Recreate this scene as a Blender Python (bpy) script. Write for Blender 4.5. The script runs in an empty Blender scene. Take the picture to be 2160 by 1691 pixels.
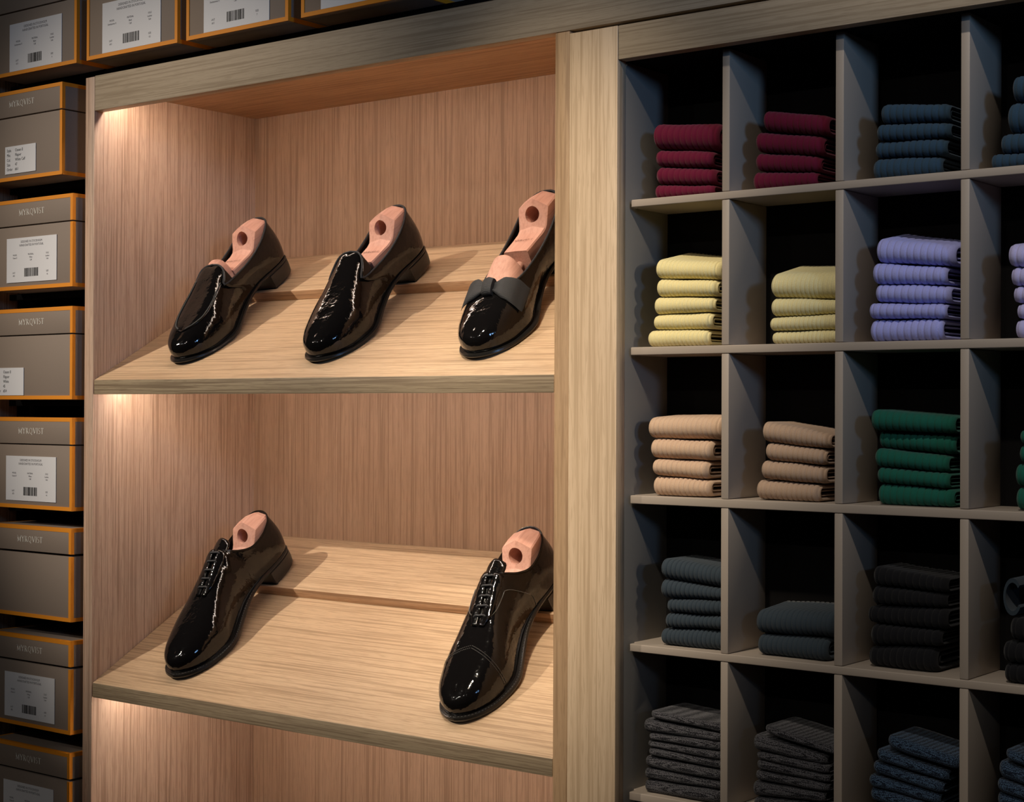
import bpy, bmesh, math, random
import numpy as np
from mathutils import Vector, Matrix

C = bpy.context.scene.collection
rnd = random.Random(7)
W, H = 2160, 1691
K = 1.7 / 1.4                      # survey units -> metres
def kx(v): return v * K
def kz(v): return 1.45 + (v - 1.4) * K

# ------------------------------------------------------------------ camera
F_PX = 3488.9
YAW, PIT, ROL = math.radians(37.8835), math.radians(0.2712), math.radians(0.2232)
cy_, sy_ = math.cos(YAW), math.sin(YAW)
r0 = np.array([cy_, sy_, 0.0]); f0 = np.array([-sy_, cy_, 0.0]); u0 = np.array([0, 0, 1.0])
FW = math.cos(PIT) * f0 + math.sin(PIT) * u0
U1 = -math.sin(PIT) * f0 + math.cos(PIT) * u0
RT = math.cos(ROL) * r0 + math.sin(ROL) * U1
UP = -math.sin(ROL) * r0 + math.cos(ROL) * U1
CAM = np.array([0.0, -1.7, 1.45])
def ray(x, y):
    d = FW * F_PX + RT * (x - W / 2) - UP * (y - H / 2)
    return d / np.linalg.norm(d)
def at(x, y, Y):
    """where the sight line through a photo pixel meets the plane y = Y"""
    d = ray(x, y)
    return CAM + d * ((Y - CAM[1]) / d[1])
def at_z(x, y, Z):
    d = ray(x, y)
    return CAM + d * ((Z - CAM[2]) / d[2])

cam = bpy.data.cameras.new('camera'); cam.lens = 36.0 * F_PX / W; cam.sensor_width = 36; cam.clip_start = 0.05
co = bpy.data.objects.new('camera', cam); C.objects.link(co)
m = Matrix(((RT[0], UP[0], -FW[0], CAM[0]), (RT[1], UP[1], -FW[1], CAM[1]), (RT[2], UP[2], -FW[2], CAM[2]), (0, 0, 0, 1)))
co.matrix_world = m
bpy.context.scene.camera = co

# ------------------------------------------------------------------ materials
def newmat(name):
    mt = bpy.data.materials.new(name); mt.use_nodes = True
    nt = mt.node_tree
    return mt, nt, nt.nodes['Principled BSDF']
def plain(name, col, rough=0.6, metal=0.0, spec=0.5, bump=0, bscale=300, coat=0):
    mt, nt, b = newmat(name)
    b.inputs['Base Color'].default_value = (*col, 1); b.inputs['Roughness'].default_value = rough
    b.inputs['Metallic'].default_value = metal; b.inputs['Specular IOR Level'].default_value = spec
    b.inputs['Coat Weight'].default_value = coat
    if bump:
        tc = nt.nodes.new('ShaderNodeTexCoord'); n = nt.nodes.new('ShaderNodeTexNoise'); n.inputs['Scale'].default_value = bscale
        n.inputs['Detail'].default_value = 4
        bm_ = nt.nodes.new('ShaderNodeBump'); bm_.inputs['Strength'].default_value = bump; bm_.inputs['Distance'].default_value = 0.001
        nt.links.new(tc.outputs['Object'], n.inputs['Vector']); nt.links.new(n.outputs['Fac'], bm_.inputs['Height'])
        nt.links.new(bm_.outputs['Normal'], b.inputs['Normal'])
    return mt
def emit(name, col, strength):
    mt, nt, b = newmat(name)
    b.inputs['Base Color'].default_value = (0.8, 0.8, 0.8, 1)
    b.inputs['Emission Color'].default_value = (*col, 1); b.inputs['Emission Strength'].default_value = strength
    return mt
def wood(name, axis, light, mid, dark, fine=1.0, rough=0.5, tilt=0.0, contrast=1.0):
    """oak veneer: long pores and soft growth bands running along one axis"""
    mt, nt, b = newmat(name); L = nt.links.new; N = nt.nodes.new
    tc = N('ShaderNodeTexCoord')
    def noise(across, along, detail, dist=0.0):
        mp = N('ShaderNodeMapping'); s = [across * fine] * 3; s['xyz'.index(axis)] = along
        mp.inputs['Scale'].default_value = s
        mp.inputs['Rotation'].default_value = (0, tilt, 0)
        n = N('ShaderNodeTexNoise'); n.inputs['Scale'].default_value = 1.0; n.inputs['Detail'].default_value = detail
        n.inputs['Distortion'].default_value = dist
        L(tc.outputs['Object'], mp.inputs['Vector']); L(mp.outputs['Vector'], n.inputs['Vector'])
        return n.outputs['Fac']
    band = noise(22, 0.8, 2, 0.5); streak = noise(330, 4.5, 3, 0.3); pore = noise(900, 34.0, 2)
    r1 = N('ShaderNodeValToRGB'); r1.color_ramp.elements[0].position = 0.34; r1.color_ramp.elements[1].position = 0.66
    r1.color_ramp.elements[0].color = (*mid, 1); r1.color_ramp.elements[1].color = (*light, 1)
    mx0 = N('ShaderNodeMix'); mx0.data_type = 'FLOAT'; mx0.inputs['Factor'].default_value = 0.55
    L(band, mx0.inputs['A']); L(streak, mx0.inputs['B']); L(mx0.outputs['Result'], r1.inputs['Fac'])
    r2 = N('ShaderNodeValToRGB'); r2.color_ramp.elements[0].position = 0.34; r2.color_ramp.elements[1].position = 0.47
    r2.color_ramp.elements[0].color = (0.60 * contrast,) * 3 + (1,); r2.color_ramp.elements[1].color = (0, 0, 0, 1)
    L(pore, r2.inputs['Fac'])
    r3 = N('ShaderNodeValToRGB'); r3.color_ramp.elements[0].position = 0.38; r3.color_ramp.elements[1].position = 0.50
    r3.color_ramp.elements[0].color = (0.80 * contrast,) * 3 + (1,); r3.color_ramp.elements[1].color = (0, 0, 0, 1)
    L(streak, r3.inputs['Fac'])
    mxx = N('ShaderNodeMath'); mxx.operation = 'MAXIMUM'; L(r2.outputs['Color'], mxx.inputs[0]); L(r3.outputs['Color'], mxx.inputs[1])
    mx = N('ShaderNodeMix'); mx.data_type = 'RGBA'
    L(mxx.outputs[0], mx.inputs['Factor']); L(r1.outputs['Color'], mx.inputs['A']); mx.inputs['B'].default_value = (*dark, 1)
    L(mx.outputs['Result'], b.inputs['Base Color'])
    b.inputs['Roughness'].default_value = rough; b.inputs['Specular IOR Level'].default_value = 0.3
    bm_ = N('ShaderNodeBump'); bm_.inputs['Strength'].default_value = 0.18; bm_.inputs['Distance'].default_value = 0.0006; bm_.invert = True
    L(mxx.outputs[0], bm_.inputs['Height']); L(bm_.outputs['Normal'], b.inputs['Normal'])
    return mt
OAK = ((0.63, 0.445, 0.325), (0.54, 0.365, 0.257), (0.36, 0.225, 0.15))
PALE = ((0.61, 0.435, 0.275), (0.52, 0.36, 0.222), (0.35, 0.23, 0.135))
oak_v = wood('oak_upright', 'z', *OAK)
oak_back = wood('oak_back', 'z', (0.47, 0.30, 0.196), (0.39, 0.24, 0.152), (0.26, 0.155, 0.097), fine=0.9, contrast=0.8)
oak_h = wood('oak_level', 'x', *PALE)
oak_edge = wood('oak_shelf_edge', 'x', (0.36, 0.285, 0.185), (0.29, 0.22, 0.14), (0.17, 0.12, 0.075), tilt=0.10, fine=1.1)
oak_head = wood('oak_header', 'x', (0.50, 0.405, 0.295), (0.42, 0.335, 0.235), (0.28, 0.21, 0.14), fine=0.9, contrast=0.7)
oak_post = wood('oak_post', 'z', (0.70, 0.53, 0.36), (0.60, 0.44, 0.285), (0.44, 0.31, 0.19), fine=0.7, contrast=0.75)
oak_edge_v = wood('oak_edge_upright', 'z', (0.50, 0.335, 0.195), (0.42, 0.27, 0.15), (0.27, 0.165, 0.09), fine=0.5, contrast=0.7)
oak_dim = wood('oak_brown', 'z', (0.30, 0.19, 0.125), (0.24, 0.145, 0.095), (0.13, 0.075, 0.048))
oak_ceil = wood('oak_ceiling', 'x', (0.60, 0.37, 0.215), (0.50, 0.30, 0.165), (0.34, 0.19, 0.10), fine=0.8)
cedar = wood('cedar', 'y', (0.60, 0.335, 0.255), (0.52, 0.275, 0.205), (0.42, 0.21, 0.155), fine=0.8, rough=0.55, contrast=0.45)
laminate = plain('taupe_laminate', (0.42, 0.355, 0.295), 0.42, bump=0.05, bscale=900)
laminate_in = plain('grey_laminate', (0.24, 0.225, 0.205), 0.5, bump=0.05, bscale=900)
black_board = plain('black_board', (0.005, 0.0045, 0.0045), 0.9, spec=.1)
black_metal = plain('black_metal', (0.015, 0.015, 0.016), 0.45, metal=0.4)
grey_metal = plain('grey_metal', (0.10, 0.10, 0.11), 0.5, metal=0.5)
wall_paint = plain('wall_paint', (0.05, 0.045, 0.04), 0.8, bump=0.1)
floor_mat = wood('floor_oak', 'x', (0.16, 0.11, 0.07), (0.13, 0.085, 0.055), (0.08, 0.05, 0.03))
box_paper = plain('taupe_paper', (0.30, 0.233, 0.183), 0.75, bump=0.25, bscale=1600)
box_orange = plain('orange_paper', (0.90, 0.31, 0.010), 0.6, bump=0.1, bscale=1200)
label_paper = plain('label_paper', (0.86, 0.85, 0.86), 0.6)
ink = plain('black_ink', (0.012, 0.012, 0.014), 0.7)
ink_grey = plain('grey_ink', (0.16, 0.15, 0.16), 0.7)
foil = plain('pale_foil', (0.95, 0.90, 0.80), 0.5)
burnt = plain('burnt_print', (0.10, 0.035, 0.025), 0.8)
led = emit('led_diffuser', (1.0, 0.87, 0.77), 43.0)

def patent():
    mt, nt, b = newmat('black_patent_leather'); N = nt.nodes.new; L = nt.links.new
    b.inputs['Base Color'].default_value = (0.0045, 0.004, 0.004, 1); b.inputs['Roughness'].default_value = 0.07
    b.inputs['Specular IOR Level'].default_value = 0.5; b.inputs['Coat Weight'].default_value = 0.0; b.inputs['Coat Roughness'].default_value = 0.02
    tc = N('ShaderNodeTexCoord')
    n1 = N('ShaderNodeTexNoise'); n1.inputs['Scale'].default_value = 55; n1.inputs['Detail'].default_value = 3
    n2 = N('ShaderNodeTexNoise'); n2.inputs['Scale'].default_value = 900; n2.inputs['Detail'].default_value = 2
    L(tc.outputs['Object'], n1.inputs['Vector']); L(tc.outputs['Object'], n2.inputs['Vector'])
    b1 = N('ShaderNodeBump'); b1.inputs['Strength'].default_value = 0.8; b1.inputs['Distance'].default_value = 0.0015
    b2 = N('ShaderNodeBump'); b2.inputs['Strength'].default_value = 0.10; b2.inputs['Distance'].default_value = 0.0003
    L(n1.outputs['Fac'], b1.inputs['Height']); L(n2.outputs['Fac'], b2.inputs['Height']); L(b1.outputs['Normal'], b2.inputs['Normal'])
    L(b2.outputs['Normal'], b.inputs['Normal']); L(b2.outputs['Normal'], b.inputs['Coat Normal'])
    return mt
patent_m = patent()
sole_m = plain('black_sole_edge', (0.012, 0.011, 0.010), 0.28, spec=0.5, bump=0.15, bscale=300)
heel_m = plain('stacked_heel', (0.020, 0.016, 0.013), 0.38, bump=0.2, bscale=250)
grosgrain = plain('black_grosgrain', (0.012, 0.012, 0.014), 0.75)
def ribbed_ribbon():
    mt, nt, b = newmat('ribbed_ribbon'); N = nt.nodes.new; L = nt.links.new
    b.inputs['Base Color'].default_value = (0.016, 0.017, 0.019, 1); b.inputs['Roughness'].default_value = 0.7
    tc = N('ShaderNodeTexCoord'); w = N('ShaderNodeTexWave'); w.inputs['Scale'].default_value = 260; w.bands_direction = 'Y'
    bb = N('ShaderNodeBump'); bb.inputs['Strength'].default_value = 0.5; bb.inputs['Distance'].default_value = 0.0004
    L(tc.outputs['Object'], w.inputs['Vector']); L(w.outputs['Fac'], bb.inputs['Height']); L(bb.outputs['Normal'], b.inputs['Normal'])
    return mt
ribbon_m = ribbed_ribbon()
lace_m = plain('black_lace', (0.018, 0.018, 0.020), 0.65, bump=0.4, bscale=1500)
stitch_m = plain('dark_stitch', (0.09, 0.085, 0.08), 0.3)

def knit(name, col, rough=0.95, fleck=None):
    mt, nt, b = newmat(name); N = nt.nodes.new; L = nt.links.new
    tc = N('ShaderNodeTexCoord'); n = N('ShaderNodeTexNoise'); n.inputs['Scale'].default_value = 1500; n.inputs['Detail'].default_value = 2
    L(tc.outputs['Object'], n.inputs['Vector'])
    mx = N('ShaderNodeMix'); mx.data_type = 'RGBA'
    mx.inputs['A'].default_value = (*[c * 0.72 for c in col], 1); mx.inputs['B'].default_value = (*[min(1, c * 1.22) for c in col], 1)
    L(n.outputs['Fac'], mx.inputs['Factor'])
    out = mx.outputs['Result']; hgt = n.outputs['Fac']
    if fleck:
        mp = N('ShaderNodeMapping'); mp.inputs['Rotation'].default_value = (0.0, 0.0, 0.0)
        L(tc.outputs['Object'], mp.inputs['Vector'])
        vo = N('ShaderNodeTexVoronoi'); vo.inputs['Scale'].default_value = 850; vo.inputs['Randomness'].default_value = 0.35
        L(mp.outputs['Vector'], vo.inputs['Vector'])
        rp = N('ShaderNodeValToRGB'); rp.color_ramp.elements[0].position = 0.34; rp.color_ramp.elements[1].position = 0.46
        rp.color_ramp.elements[0].color = (1, 1, 1, 1); rp.color_ramp.elements[1].color = (0, 0, 0, 1)
        L(vo.outputs['Distance'], rp.inputs['Fac'])
        m2 = N('ShaderNodeMix'); m2.data_type = 'RGBA'; L(rp.outputs['Color'], m2.inputs['Factor']); L(out, m2.inputs['A'])
        m2.inputs['B'].default_value = (*fleck, 1); out = m2.outputs['Result']; hgt = rp.outputs['Color']
    L(out, b.inputs['Base Color']); b.inputs['Roughness'].default_value = rough; b.inputs['Specular IOR Level'].default_value = 0.15
    b.inputs['Sheen Weight'].default_value = 0.12
    bb = N('ShaderNodeBump'); bb.inputs['Strength'].default_value = 0.45; bb.inputs['Distance'].default_value = 0.0005
    L(hgt, bb.inputs['Height']); L(bb.outputs['Normal'], b.inputs['Normal'])
    return mt
KN = {
    'maroon': knit('maroon_knit', (0.135, 0.008, 0.030)), 'petrol blue': knit('petrol_knit', (0.030, 0.064, 0.105)),
    'pale yellow': knit('yellow_knit', (0.80, 0.70, 0.36)), 'straw yellow': knit('straw_knit', (0.74, 0.66, 0.36)),
    'lavender': knit('lavender_knit', (0.40, 0.42, 0.86)), 'light lavender': knit('light_lavender_knit', (0.52, 0.50, 0.84)),
    'sand': knit('sand_knit', (0.60, 0.42, 0.29)), 'tan': knit('tan_knit', (0.44, 0.31, 0.22)),
    'bottle green': knit('green_knit', (0.012, 0.115, 0.080)), 'slate blue': knit('slate_knit', (0.034, 0.048, 0.062)),
    'black': knit('black_knit', (0.009, 0.009, 0.011)), 'charcoal': knit('charcoal_tweed', (0.014, 0.014, 0.017), fleck=(0.19, 0.185, 0.20)),
    'navy': knit('navy_tweed', (0.008, 0.013, 0.026), fleck=(0.10, 0.18, 0.30)),
}

# ------------------------------------------------------------------ helpers
def tag(o, label=None, cat=None, group=None, kind=None):
    if label: o['label'] = label
    if cat: o['category'] = cat
    if group: o['group'] = group
    if kind: o['kind'] = kind
    return o
def empty(name, loc, label=None, cat=None, group=None):
    o = bpy.data.objects.new(name, None); o.empty_display_size = 0.05; C.objects.link(o); o.location = loc
    return tag(o, label, cat, group)
def sharpen(me, ang=35):
    bm = bmesh.new(); bm.from_mesh(me)
    for f in bm.faces: f.smooth = True
    a = math.radians(ang)
    for e in bm.edges:
        if len(e.link_faces) == 2 and e.calc_face_angle(0) > a: e.smooth = False
    bm.to_mesh(me); bm.free()
def link(name, me, mat, parent=None, world=True, smooth=None):
    """one mesh object; vertices given in world space unless world=False (then in the parent's space)"""
    o = bpy.data.objects.new(name, me); C.objects.link(o)
    if mat and not me.materials: me.materials.append(mat)
    if smooth: sharpen(me, smooth)
    if parent:
        o.parent = parent
        if world:
            off = Vector((0, 0, 0)); p = parent
            while p: off += Vector(p.location); p = p.parent
            me.transform(Matrix.Translation(-off))
    return o
def mesh_from(verts, faces, name='m'):
    me = bpy.data.meshes.new(name); me.from_pydata([tuple(map(float, v)) for v in verts], [], [tuple(map(int, f)) for f in faces]); me.update()
    return me
def box_bm(bm, x0, x1, y0, y1, z0, z1):
    v = [bm.verts.new(p) for p in ((x0, y0, z0), (x1, y0, z0), (x1, y1, z0), (x0, y1, z0), (x0, y0, z1), (x1, y0, z1), (x1, y1, z1), (x0, y1, z1))]
    for q in ((0, 3, 2, 1), (4, 5, 6, 7), (0, 1, 5, 4), (1, 2, 6, 5), (2, 3, 7, 6), (3, 0, 4, 7)): bm.faces.new([v[i] for i in q])
def box(name, x0, x1, y0, y1, z0, z1, mat, parent=None, bev=0.001, seg=2):
    bm = bmesh.new(); box_bm(bm, x0, x1, y0, y1, z0, z1)
    if bev: bmesh.ops.bevel(bm, geom=bm.edges[:], offset=bev, segments=seg, profile=0.5, affect='EDGES')
    me = bpy.data.meshes.new(name); bm.to_mesh(me); bm.free()
    o = link(name, me, mat, parent)
    if bev: sharpen(me, 40)
    return o
def prism(name, prof, x0, x1, mat, parent=None, bev=0.0008):
    """profile in (y, z), pushed along x"""
    bm = bmesh.new()
    a = [bm.verts.new((x0, y, z)) for y, z in prof]; b = [bm.verts.new((x1, y, z)) for y, z in prof]; n = len(prof)
    bm.faces.new(a); bm.faces.new(b[::-1])
    for i in range(n): bm.faces.new((a[i], b[i], b[(i + 1) % n], a[(i + 1) % n]))
    bmesh.ops.recalc_face_normals(bm, faces=bm.faces[:])
    if bev: bmesh.ops.bevel(bm, geom=bm.edges[:], offset=bev, segments=2, profile=0.5, affect='EDGES')
    me = bpy.data.meshes.new(name); bm.to_mesh(me); bm.free()
    o = link(name, me, mat, parent)
    if bev: sharpen(me, 40)
    return o
def tube_data(pts, r, n=8, closed=False, rs=None):
    pts = np.asarray(pts, float); m_ = len(pts); vs, fs = [], []
    up = np.array([0.13, 0.27, 0.95]); up /= np.linalg.norm(up); prev = None
    for i in range(m_):
        if closed: t = pts[(i + 1) % m_] - pts[i - 1]
        else: t = pts[min(i + 1, m_ - 1)] - pts[max(i - 1, 0)]
        t /= (np.linalg.norm(t) + 1e-12)
        a = np.cross(t, up) if prev is None else prev - t * (prev @ t)
        a /= (np.linalg.norm(a) + 1e-12); b = np.cross(t, a); prev = a
        rr = r if rs is None else rs[i]
        for j in range(n):
            q = 2 * math.pi * j / n; vs.append(pts[i] + rr * (math.cos(q) * a + math.sin(q) * b))
    for i in range(m_ if closed else m_ - 1):
        for j in range(n):
            i2 = (i + 1) % m_
            fs.append((i * n + j, i * n + (j + 1) % n, i2 * n + (j + 1) % n, i2 * n + j))
    if not closed:
        fs.append(tuple(range(n))[::-1]); fs.append(tuple((m_ - 1) * n + j for j in range(n)))
    return vs, fs
def spline(pts, n, closed=False):
    """Catmull-Rom through pts, n samples at even arc length"""
    P = np.asarray(pts, float); out = []
    N_ = len(P); segs = N_ if closed else N_ - 1
    for i in range(segs):
        p1, p2 = P[i], P[(i + 1) % N_]
        p0 = P[i - 1] if (i > 0 or closed) else 2 * p1 - p2
        p3 = P[(i + 2) % N_] if (i + 2 < N_ or closed) else 2 * p2 - p1
        for k in range(24):
            t = k / 24
            out.append(0.5 * ((2 * p1) + (-p0 + p2) * t + (2 * p0 - 5 * p1 + 4 * p2 - p3) * t * t + (-p0 + 3 * p1 - 3 * p2 + p3) * t ** 3))
    out.append(P[0] if closed else P[-1]); out = np.array(out)
    s = np.r_[0, np.cumsum(np.linalg.norm(np.diff(out, axis=0), axis=1))]
    q = np.linspace(0, s[-1], n + 1 if closed else n)
    if closed: q = q[:-1]
    return np.stack([np.interp(q, s, out[:, d]) for d in range(out.shape[1])], 1)

# ------------------------------------------------------------------ lettering
def _strokes(ch):
    T, t = 0.155, 0.08; q = []
    def st(x0, y0, x1, y1, w): q.append(('s', x0, y0, x1, y1, w))
    def sf(x, y, w=0.26): q.append(('s', x - w / 2, y, x + w / 2, y, 0.045))
    if ch == 'M':
        st(.14, .02, .14, .98, t); st(.12, .98, .52, .06, T); st(.52, .06, .9, .98, t); st(.9, .02, .9, .98, T)
        sf(.14, .02); sf(.9, .02, .3); sf(.08, .98, .2); sf(.94, .98, .2); w = 1.06
    elif ch == 'Y': st(.08, .98, .42, .46, T); st(.78, .98, .44, .46, t); st(.43, .5, .43, .02, T); sf(.43, .02, .32); sf(.08, .98); sf(.78, .98, .22); w = .84
    elif ch == 'R':
        st(.16, .02, .16, .98, T); sf(.16, .02); sf(.12, .98, .2); st(.34, .5, .72, .02, T); sf(.74, .02, .16)
        q.append(('a', .2, .74, .34, .235, -90, 90, .085)); st(.16, .97, .3, .97, .05); st(.16, .51, .32, .51, .05); w = .80
    elif ch == 'Q': q.append(('a', .46, .5, .38, .45, 0, 360, .10)); st(.46, .08, .84, -.2, .10); w = .96
    elif ch == 'V': st(.08, .98, .43, .02, T); st(.78, .98, .45, .02, t); sf(.08, .98); sf(.78, .98, .22); w = .86
    elif ch == 'I': st(.16, .02, .16, .98, T); sf(.16, .02); sf(.16, .98); w = .34
    elif ch == 'S': q.append(('a', .29, .73, .20, .225, 40, 270, .085)); q.append(('a', .29, .265, .22, .235, -140, 90, .10)); w = .58
    elif ch == 'T': st(.38, .02, .38, .95, T); st(.04, .95, .72, .95, .06); sf(.38, .02, .3); st(.05, .95, .05, .78, .05); st(.71, .95, .71, .78, .05); w = .76
    else: w = .4
    return q, w
def wordmark(text, origin, right, up, height, mat, name, parent, world=True, spacing=0.10):
    """serif capitals as thin flat print, centred on origin"""
    origin, right, up = (np.asarray(v, float) for v in (origin, right, up)); nrm = np.cross(right, up)
    vs, fs = [], []; x = 0; items = []
    for ch in text:
        q, w = _strokes(ch); items.append((x, q)); x += w + spacing
    tot = x - spacing
    def quad(ps):
        b = len(vs)
        for px_, py_ in ps: vs.append(origin + right * (px_ - tot / 2) * height + up * (py_ - .5) * height + nrm * 0.00015)
        fs.append(tuple(range(b, b + 4)))
    for x0, q in items:
        for s in q:
            if s[0] == 's':
                _, a, b, c, d, w = s; dx, dy = c - a, d - b; l = math.hypot(dx, dy); nx, ny = -dy / l * w / 2, dx / l * w / 2
                quad([(x0 + a + nx, b + ny), (x0 + a - nx, b - ny), (x0 + c - nx, d - ny), (x0 + c + nx, d + ny)])
            else:
                _, cx, cy, rx, ry, a0, a1, w = s; n = 14
                for i in range(n):
                    p0, p1 = math.radians(a0 + (a1 - a0) * i / n), math.radians(a0 + (a1 - a0) * (i + 1) / n)
                    h_ = w / 2
                    quad([(x0 + cx + (rx - h_) * math.cos(p0), cy + (ry - h_ * .6) * math.sin(p0)), (x0 + cx + (rx + h_) * math.cos(p0), cy + (ry + h_ * .6) * math.sin(p0)),
                          (x0 + cx + (rx + h_) * math.cos(p1), cy + (ry + h_ * .6) * math.sin(p1)), (x0 + cx + (rx - h_) * math.cos(p1), cy + (ry - h_ * .6) * math.sin(p1))])
    return link(name, mesh_from(vs, fs, name), mat, parent, world)
def type_lines(lines, mat, name, parent):
    """lines: (text, x, y_plane, z, size, align) facing -y; one mesh"""
    bm = bmesh.new()
    for txt, x, y, z, size, al in lines:
        cu = bpy.data.curves.new('t', 'FONT'); cu.body = txt; cu.size = size; cu.align_x = al; cu.resolution_u = 2
        o = bpy.data.objects.new('t', cu); me = bpy.data.meshes.new_from_object(o)
        me.transform(Matrix.Translation((x, y, z)) @ Matrix.Rotation(math.pi / 2, 4, 'X') @ Matrix.Scale(0.86, 4, (1, 0, 0)))
        bm.from_mesh(me); bpy.data.objects.remove(o); bpy.data.curves.remove(cu); bpy.data.meshes.remove(me)
    me = bpy.data.meshes.new(name); bm.to_mesh(me); bm.free()
    return link(name, me, mat, parent)

# ------------------------------------------------------------------ the setting
XL0, XL1, XP0, XP1, XP2 = kx(-1.8172), kx(-1.7982), kx(-1.0333), kx(-1.0148), kx(-0.9536)
XEND = kx(-0.30)
YB = 0.292 * K
ZT, ZF = kz(1.8429), kz(1.7960)
ZRT, ZRB = kz(1.7925), kz(1.7576)
FT = 0.0152 * K
SL = 0.569
tag(box('floor', -4.2, 1.6, -4.0, 0.55, -0.02, 0.0, floor_mat, bev=0), kind='structure')
tag(box('wall_back', -4.2, 1.6, 0.55, 0.60, 0.0, 3.3, wall_paint, bev=0), kind='structure')

# ------------------------------------------------------------------ oak display cabinet
cab = empty('display_cabinet', ((XL0 + XP1) / 2, 0, 0), 'oak display cabinet with two sloped shelves holding black patent shoes', 'display cabinet')
box('side_panel', XL0, XL1, 0, YB + .014, 0, ZT - .001, oak_v, cab)
prism('side_panel', [(0, 0), (YB + .014, 0), (YB + .014, ZT - .003), (FT + .0005, ZT - .003), (FT + .0005, ZF - .0008), (0, ZF - .0008)], XP0, XP1, oak_edge_v, cab)
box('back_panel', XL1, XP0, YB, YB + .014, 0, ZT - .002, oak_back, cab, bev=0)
ZC = kz(1.826)
box('top_panel', XL1, XP0, FT, YB, ZC, ZT - .003, oak_ceil, cab, bev=0)
def led_strip(y, z, slope):
    c_, s_ = 1 / math.hypot(1, slope), slope / math.hypot(1, slope)
    def p(a, b): return (y + a * c_ + b * s_, z + a * s_ - b * c_)
    prism('light_strip', [p(-.005, .0005), p(.005, .0005), p(.005, .0045), p(-.005, .0045)], XL1 + .012, XP0 - .012, led, cab, bev=0)
led_strip(0.031 * K, ZC, 0)
HS = 0.0157 * K / math.hypot(1, SL)       # heel board thickness
cs, sn = 1 / math.hypot(1, SL), SL / math.hypot(1, SL)
for zt in (kz(1.4363), kz(1.0325)):
    th = 0.0194 * K
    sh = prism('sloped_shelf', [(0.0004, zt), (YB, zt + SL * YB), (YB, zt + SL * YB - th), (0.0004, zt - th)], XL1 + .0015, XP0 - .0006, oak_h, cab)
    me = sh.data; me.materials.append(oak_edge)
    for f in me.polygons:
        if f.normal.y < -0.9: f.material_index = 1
    ys = 0.1945 * K; zl = zt + SL * ys
    hb = prism('heel_board', [(ys, zl), (ys - HS * sn, zl + HS * cs), (YB, zt + SL * YB + HS / cs), (YB, zt + SL * YB)], XL1 + .0015, XP0 - .0006, oak_h, sh)
    me = hb.data; me.materials.append(oak_ceil)
    for f in me.polygons:
        if f.normal.y < -0.6 and f.normal.z < 0: f.material_index = 1
    led_strip(0.036 * K, zt - th + SL * 0.036 * K, SL)

beam = box('header_beam', XL1 + .0004, XEND, 0, FT, ZF, ZT, oak_head, None)
tag(beam, 'long grey-brown oak beam running across the top of both shelf units', 'beam')

# ------------------------------------------------------------------ pigeonhole unit
D1 = 0.0205 * K; DB = 0.096 * K
pig = empty('pigeonhole_unit', ((XP1 + XEND) / 2, 0, 0), 'taupe pigeonhole unit with oak post and header, filled with folded socks', 'shelf unit')
box('front_post', XP1 + .0006, XP2, -.001, 0.0148 * K, 0, ZRT, oak_post, pig)
box('header', XP2 + .0006, XEND, 0, 0.0145 * K, ZRB, ZRT, oak_head, pig)
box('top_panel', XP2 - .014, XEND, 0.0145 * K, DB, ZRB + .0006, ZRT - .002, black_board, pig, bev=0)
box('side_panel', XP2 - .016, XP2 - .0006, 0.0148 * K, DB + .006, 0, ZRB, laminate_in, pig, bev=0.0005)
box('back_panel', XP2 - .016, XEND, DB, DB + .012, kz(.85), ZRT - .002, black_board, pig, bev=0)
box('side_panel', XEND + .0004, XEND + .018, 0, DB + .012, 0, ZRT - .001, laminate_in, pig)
XG = kx(-.9504)
SHZ = [(kz(1.6159), kz(1.6082)), (kz(1.4639), kz(1.4557)), (kz(1.3114), kz(1.3029)), (kz(1.1587), kz(1.1509)), (kz(1.0065), kz(.9980))]
def notched_shelf(zb, zt):
    plan = [(XG, D1), (XEND, D1), (XEND, DB), (XP2 - .0004, DB), (XP2 - .0004, D1 + .016), (XG, D1 + .016)]
    bm = bmesh.new(); a = [bm.verts.new((x, y, zb)) for x, y in plan]; b = [bm.verts.new((x, y, zt)) for x, y in plan]; n = len(plan)
    bm.faces.new(a); bm.faces.new(b)
    for q in range(n): bm.faces.new((a[q], a[(q + 1) % n], b[(q + 1) % n], b[q]))
    bmesh.ops.recalc_face_normals(bm, faces=bm.faces[:])
    bmesh.ops.bevel(bm, geom=bm.edges[:], offset=.0011, segments=3, profile=0.5, affect='EDGES')
    me = bpy.data.meshes.new('shelf'); bm.to_mesh(me); bm.free(); link('shelf', me, laminate, pig); sharpen(me, 40)
for zt, zb in SHZ: notched_shelf(zb, zt)
DIV = [(kx(S_[0] * 1.4), kx(S_[1] * 1.4)) for S_ in ((-.60195, -.59591), (-.51367, -.50751), (-.42511, -.41909), (-.3366, -.3306))]
ROWZ = [(SHZ[0][0], ZRB)] + [(SHZ[i + 1][0], SHZ[i][1]) for i in range(4)]
for zb, zt in ROWZ:
    for a, b in DIV: box('divider', a, b, D1 + .0004, DB, zb + .0004, zt - .0004, laminate, pig, bev=0.001)

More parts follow.
